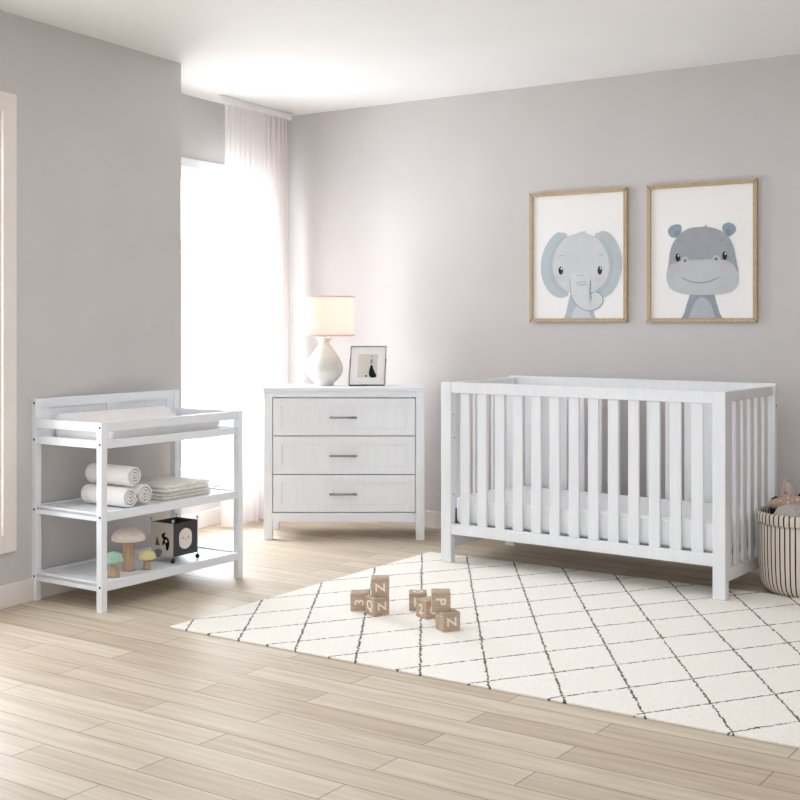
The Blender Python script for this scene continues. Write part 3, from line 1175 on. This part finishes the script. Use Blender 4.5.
HP = [
    ('hp_body', 's', [(192, 790), (205, 700), (228, 620), (260, 560), (390, 560), (425, 640), (442, 700), (456, 790)]),
    ('hp_belly', 's', [(240, 790), (252, 690), (285, 625), (325, 604), (368, 630), (398, 690), (410, 790)]),
    ('hp_ear', 's', [(83, 155), (95, 120), (135, 100), (174, 106), (178, 150), (155, 185), (110, 190)]),
    ('hp_ear_in', 's', [(128, 165), (145, 142), (168, 145), (165, 175), (140, 188)]),
    ('hp_ear', 's', [(468, 132), (474, 98), (510, 82), (550, 98), (564, 132), (542, 165), (500, 178)]),
    ('hp_ear_in', 's', [(490, 150), (498, 125), (525, 130), (530, 160), (508, 172)]),
    ('hp_muz', 's', [(310, 125), (340, 108), (362, 96), (355, 110), (375, 125)]),
    ('hp_head', 's', [(320, 115), (420, 125), (500, 170), (543, 245), (563, 350), (560, 450), (320, 470), (98, 450), (90, 370), (105, 265), (150, 185), (225, 130)]),
    ('hp_muz', 'e', ((207, 352), (28, 30))), ('hp_muz', 'e', ((425, 340), (28, 30))),
    ('hp_muz', 's', [(320, 342), (420, 340), (500, 350), (555, 390), (580, 455), (570, 525), (520, 568), (420, 585), (310, 590), (190, 582), (105, 548), (74, 480), (84, 415), (135, 368), (215, 347)]),
    ('hp_blush', 'e', ((135, 400), (42, 32))), ('hp_blush', 'e', ((490, 393), (42, 36))),
    ('hp_nose', 'e', ((206, 351), (11, 11))), ('hp_nose', 'e', ((425, 337), (11, 11))),
    ('black', 'e', ((155, 330), (17, 28))), ('black', 'e', ((485, 314), (17, 30))),
    ('white', 'e', ((160, 317), (5, 8))), ('white', 'e', ((491, 300), (5, 8))),
    ('hp_line', 'l', arc(182, 468, 446, 462, 40, 15)),
    ('hp_line', 'l', arc(155, 222, 186, 222, -7)), ('hp_line', 'l', arc(452, 212, 482, 208, -7)),
]
picture(1.770, 'wood-framed print of a grey cartoon elephant, left of the two pictures', EL, -79, 658, 785, 767, -194, -254)
picture(2.433, 'wood-framed print of a smiling grey cartoon hippo, right of the two pictures', HP, -60, 714, 779, 776, -163.5, -226)


# ------------------------------------------------------------------ letter blocks
def letter_mesh(ch, size):
    cu = bpy.data.curves.new('letter', 'FONT')
    cu.body = ch
    cu.size = size
    cu.align_x = 'CENTER'
    cu.align_y = 'CENTER'
    cu.extrude = 0.0006
    cu.offset = 0.0009
    o = bpy.data.objects.new('tmp', cu)
    COL.objects.link(o)
    dg = bpy.context.evaluated_depsgraph_get()
    me = bpy.data.meshes.new_from_object(o.evaluated_get(dg))
    bpy.data.objects.remove(o)
    bpy.data.curves.remove(cu)
    me.materials.clear()
    me.materials.append(M['letter'])
    xs = [v.co.x for v in me.vertices]
    ys = [v.co.y for v in me.vertices]
    cx, cy = (min(xs) + max(xs)) / 2, (min(ys) + max(ys)) / 2
    for v in me.vertices:
        v.co.x -= cx
        v.co.y -= cy
    return me


BS = 0.070


def block(x, y, z, rz, faces, label):
    mb = MB().box(-BS / 2, BS / 2, -BS / 2, BS / 2, 0, BS)
    o = mb.build('letter_block', M['blockwood'], None, 0.003, 2, loc=(x, y, z), rot=(0, 0, R(rz)))
    tag(o, label, 'toy block', 'wooden letter blocks on the rug')
    for side, ch, spin in faces:
        l = bpy.data.objects.new('letter', letter_mesh(ch, 0.052))
        COL.objects.link(l)
        l.parent = o
        base = Matrix.Rotation(R(90), 4, 'X')               # text plane upright, facing -y
        sp = Matrix.Rotation(R(spin), 4, 'Z')
        turn = Matrix.Rotation(R({'front': 0, 'left': -90, 'top': 0}[side]), 4, 'Z')
        if side == 'top':
            l.matrix_local = Matrix.Translation((0, 0, BS)) @ sp
        else:
            l.matrix_local = turn @ Matrix.Translation((0, -BS / 2, BS / 2)) @ base @ sp
    return o


Z1 = RT
Z2 = RT + BS + 0.0005
block(-0.161, 4.889, Z1, 0, [('front', '3', 90)], 'wooden block with a sideways white 3, leftmost of the scattered blocks')
block(-0.0889, 4.814, Z1, 33, [('front', 'Z', 90), ('left', 'Q', 0)], 'wooden block with a white Q and Z turned cornerwise, under another block')
block(-0.0774, 4.835, Z2, 0, [('front', 'Z', 90)], 'wooden block with a white Z, on top of the Q block in the left pile')
block(0.071, 4.892, Z1, 0, [('front', 'H', 0), ('top', 'O', 0)], 'wooden block at the back of the right pile, partly hidden behind the 2 block')
block(0.110, 4.765, Z1, 33, [('left', '2', 0), ('front', 'C', 0)], 'wooden block with a white 2 turned cornerwise in the middle of the right pile')
block(0.1774, 4.568, Z1, 23, [('front', 'Z', 90)], 'wooden block nearest the front of the rug, under the P block')
block(0.152, 4.588, Z2, 0, [('front', 'P', -90)], 'wooden block with a sideways white P, perched on the front block')

# ------------------------------------------------------------------ basket with plush toys
BXC = (1.718, 5.222)
bk = thing('toy_basket', (BXC[0], BXC[1], 0.0085), 0, 'round cream basket with thin black stripes and a rolled rim, right of the crib', 'basket')
prof = [(0.0001, 0.0), (0.146, 0.0), (0.156, 0.008), (0.172, 0.024), (0.183, 0.055), (0.189, 0.12), (0.191, 0.22), (0.191, 0.330), (0.183, 0.330), (0.182, 0.12), (0.160, 0.026), (0.0001, 0.014)]
MB().lathe(prof, n=72).build('basket_body', M['stripe'], bk)
prof = [(0.191, 0.296), (0.197, 0.293), (0.200, 0.300), (0.201, 0.328), (0.197, 0.338), (0.188, 0.340), (0.182, 0.334), (0.182, 0.300)]
MB().lathe(prof, n=72).build('rolled_rim', M['stripe'], bk)


def bp_(dx, dy, z):
    return (BXC[0] + dx, BXC[1] + dy, z + 0.005)


# grey plush animal with a dark nose, lying at the front
t = thing('plush_toy', bp_(-0.075, -0.080, 0.02), R(0), 'light grey plush toy with a small black nose at the front of the basket', 'plush toy', 'plush toys in the striped basket')
MB().lathe([(0.0001, 0.0), (0.040, 0.01), (0.058, 0.06), (0.060, 0.16), (0.074, 0.24), (0.086, 0.285), (0.082, 0.318), (0.062, 0.348), (0.025, 0.363), (0.0001, 0.366)], n=32, sx=1.0, sy=0.78).build('body', M['plush_grey'], t)
MB().ball((0.022, -0.053, 0.334), 0.0085, 1.3, 0.7, 0.9).build('nose', M['black'], t)
# spotted tan plush behind it
t = thing('plush_toy', bp_(0.010, 0.034, 0.324), R(3), 'tan plush fawn with small white spots lying across the basket', 'plush toy', 'plush toys in the striped basket')
rot = Matrix.Rotation(R(4), 3, 'Y')
rx, ry, rz = 0.158, 0.047, 0.039
b = MB().ball((0, 0, 0.036), 1.0, rx, ry, rz, rot=rot, u=40, v=20).build('body', M['plush_tan'], t)
for a, q in ((-0.115, 0.7), (-0.085, 0.45), (-0.078, 1.15), (-0.045, 0.75), (-0.012, 1.2), (-0.005, 0.45), (0.03, 0.85), (0.06, 0.5), (0.068, 1.15), (0.10, 0.8)):
    k = sqrt(max(0, 1 - (a / rx) ** 2))
    p = rot @ Vector((a, -ry * k * cos(q), rz * k * sin(q)))
    MB().ball((p.x, p.y, p.z + 0.036), 0.0048, u=10, v=8).build('spot', M['letter'], b)
# rabbit ear plush
t = thing('plush_toy', bp_(-0.030, 0.120, 0.02), R(0), 'pink plush rabbit with one beige-lined ear sticking up at the basket back', 'plush toy', 'plush toys in the striped basket')
MB().lathe([(0.0001, 0.0), (0.030, 0.02), (0.034, 0.2), (0.036, 0.33), (0.028, 0.37), (0.0001, 0.385)], n=24).build('body', M['plush_pink'], t)
rt = Matrix.Rotation(R(12), 3, 'Y')
MB().ball((-0.016, 0.004, 0.400), 0.046, 0.36, 0.25, 1.0, rot=rt).build('ear', M['plush_pink'], t)
rt = Matrix.Rotation(R(-16), 3, 'Y')
MB().ball((0.006, -0.012, 0.386), 0.046, 0.46, 0.26, 1.0, rot=rt).build('ear', M['plush_beige'], t)
# dark curly plush at the right, charcoal plush at the left
t = thing('plush_toy', bp_(0.058, 0.115, 0.02), 0, 'dark curly plush toy at the back right of the basket', 'plush toy', 'plush toys in the striped basket')
mb = MB()
mb.lathe([(0.0001, 0.0), (0.036, 0.02), (0.042, 0.2), (0.046, 0.34), (0.040, 0.375), (0.0001, 0.39)], n=24)
for k in range(34):
    a = random.uniform(0, 2 * pi)
    e_ = random.uniform(0.0, 1.4)
    mb.ball((0.040 * cos(a) * cos(e_), 0.036 * sin(a) * cos(e_), 0.350 + 0.042 * sin(e_)), 0.012, u=8, v=6)
mb.build('body', M['plush_dark'], t)
t = thing('plush_toy', bp_(-0.090, 0.105, 0.02), 0, 'charcoal plush toy peeking out behind the pink rabbit by the crib', 'plush toy', 'plush toys in the striped basket')
MB().lathe([(0.0001, 0.0), (0.022, 0.02), (0.026, 0.2), (0.026, 0.33), (0.020, 0.36), (0.0001, 0.372)], n=24).build('body', M['plush_dark'], t)
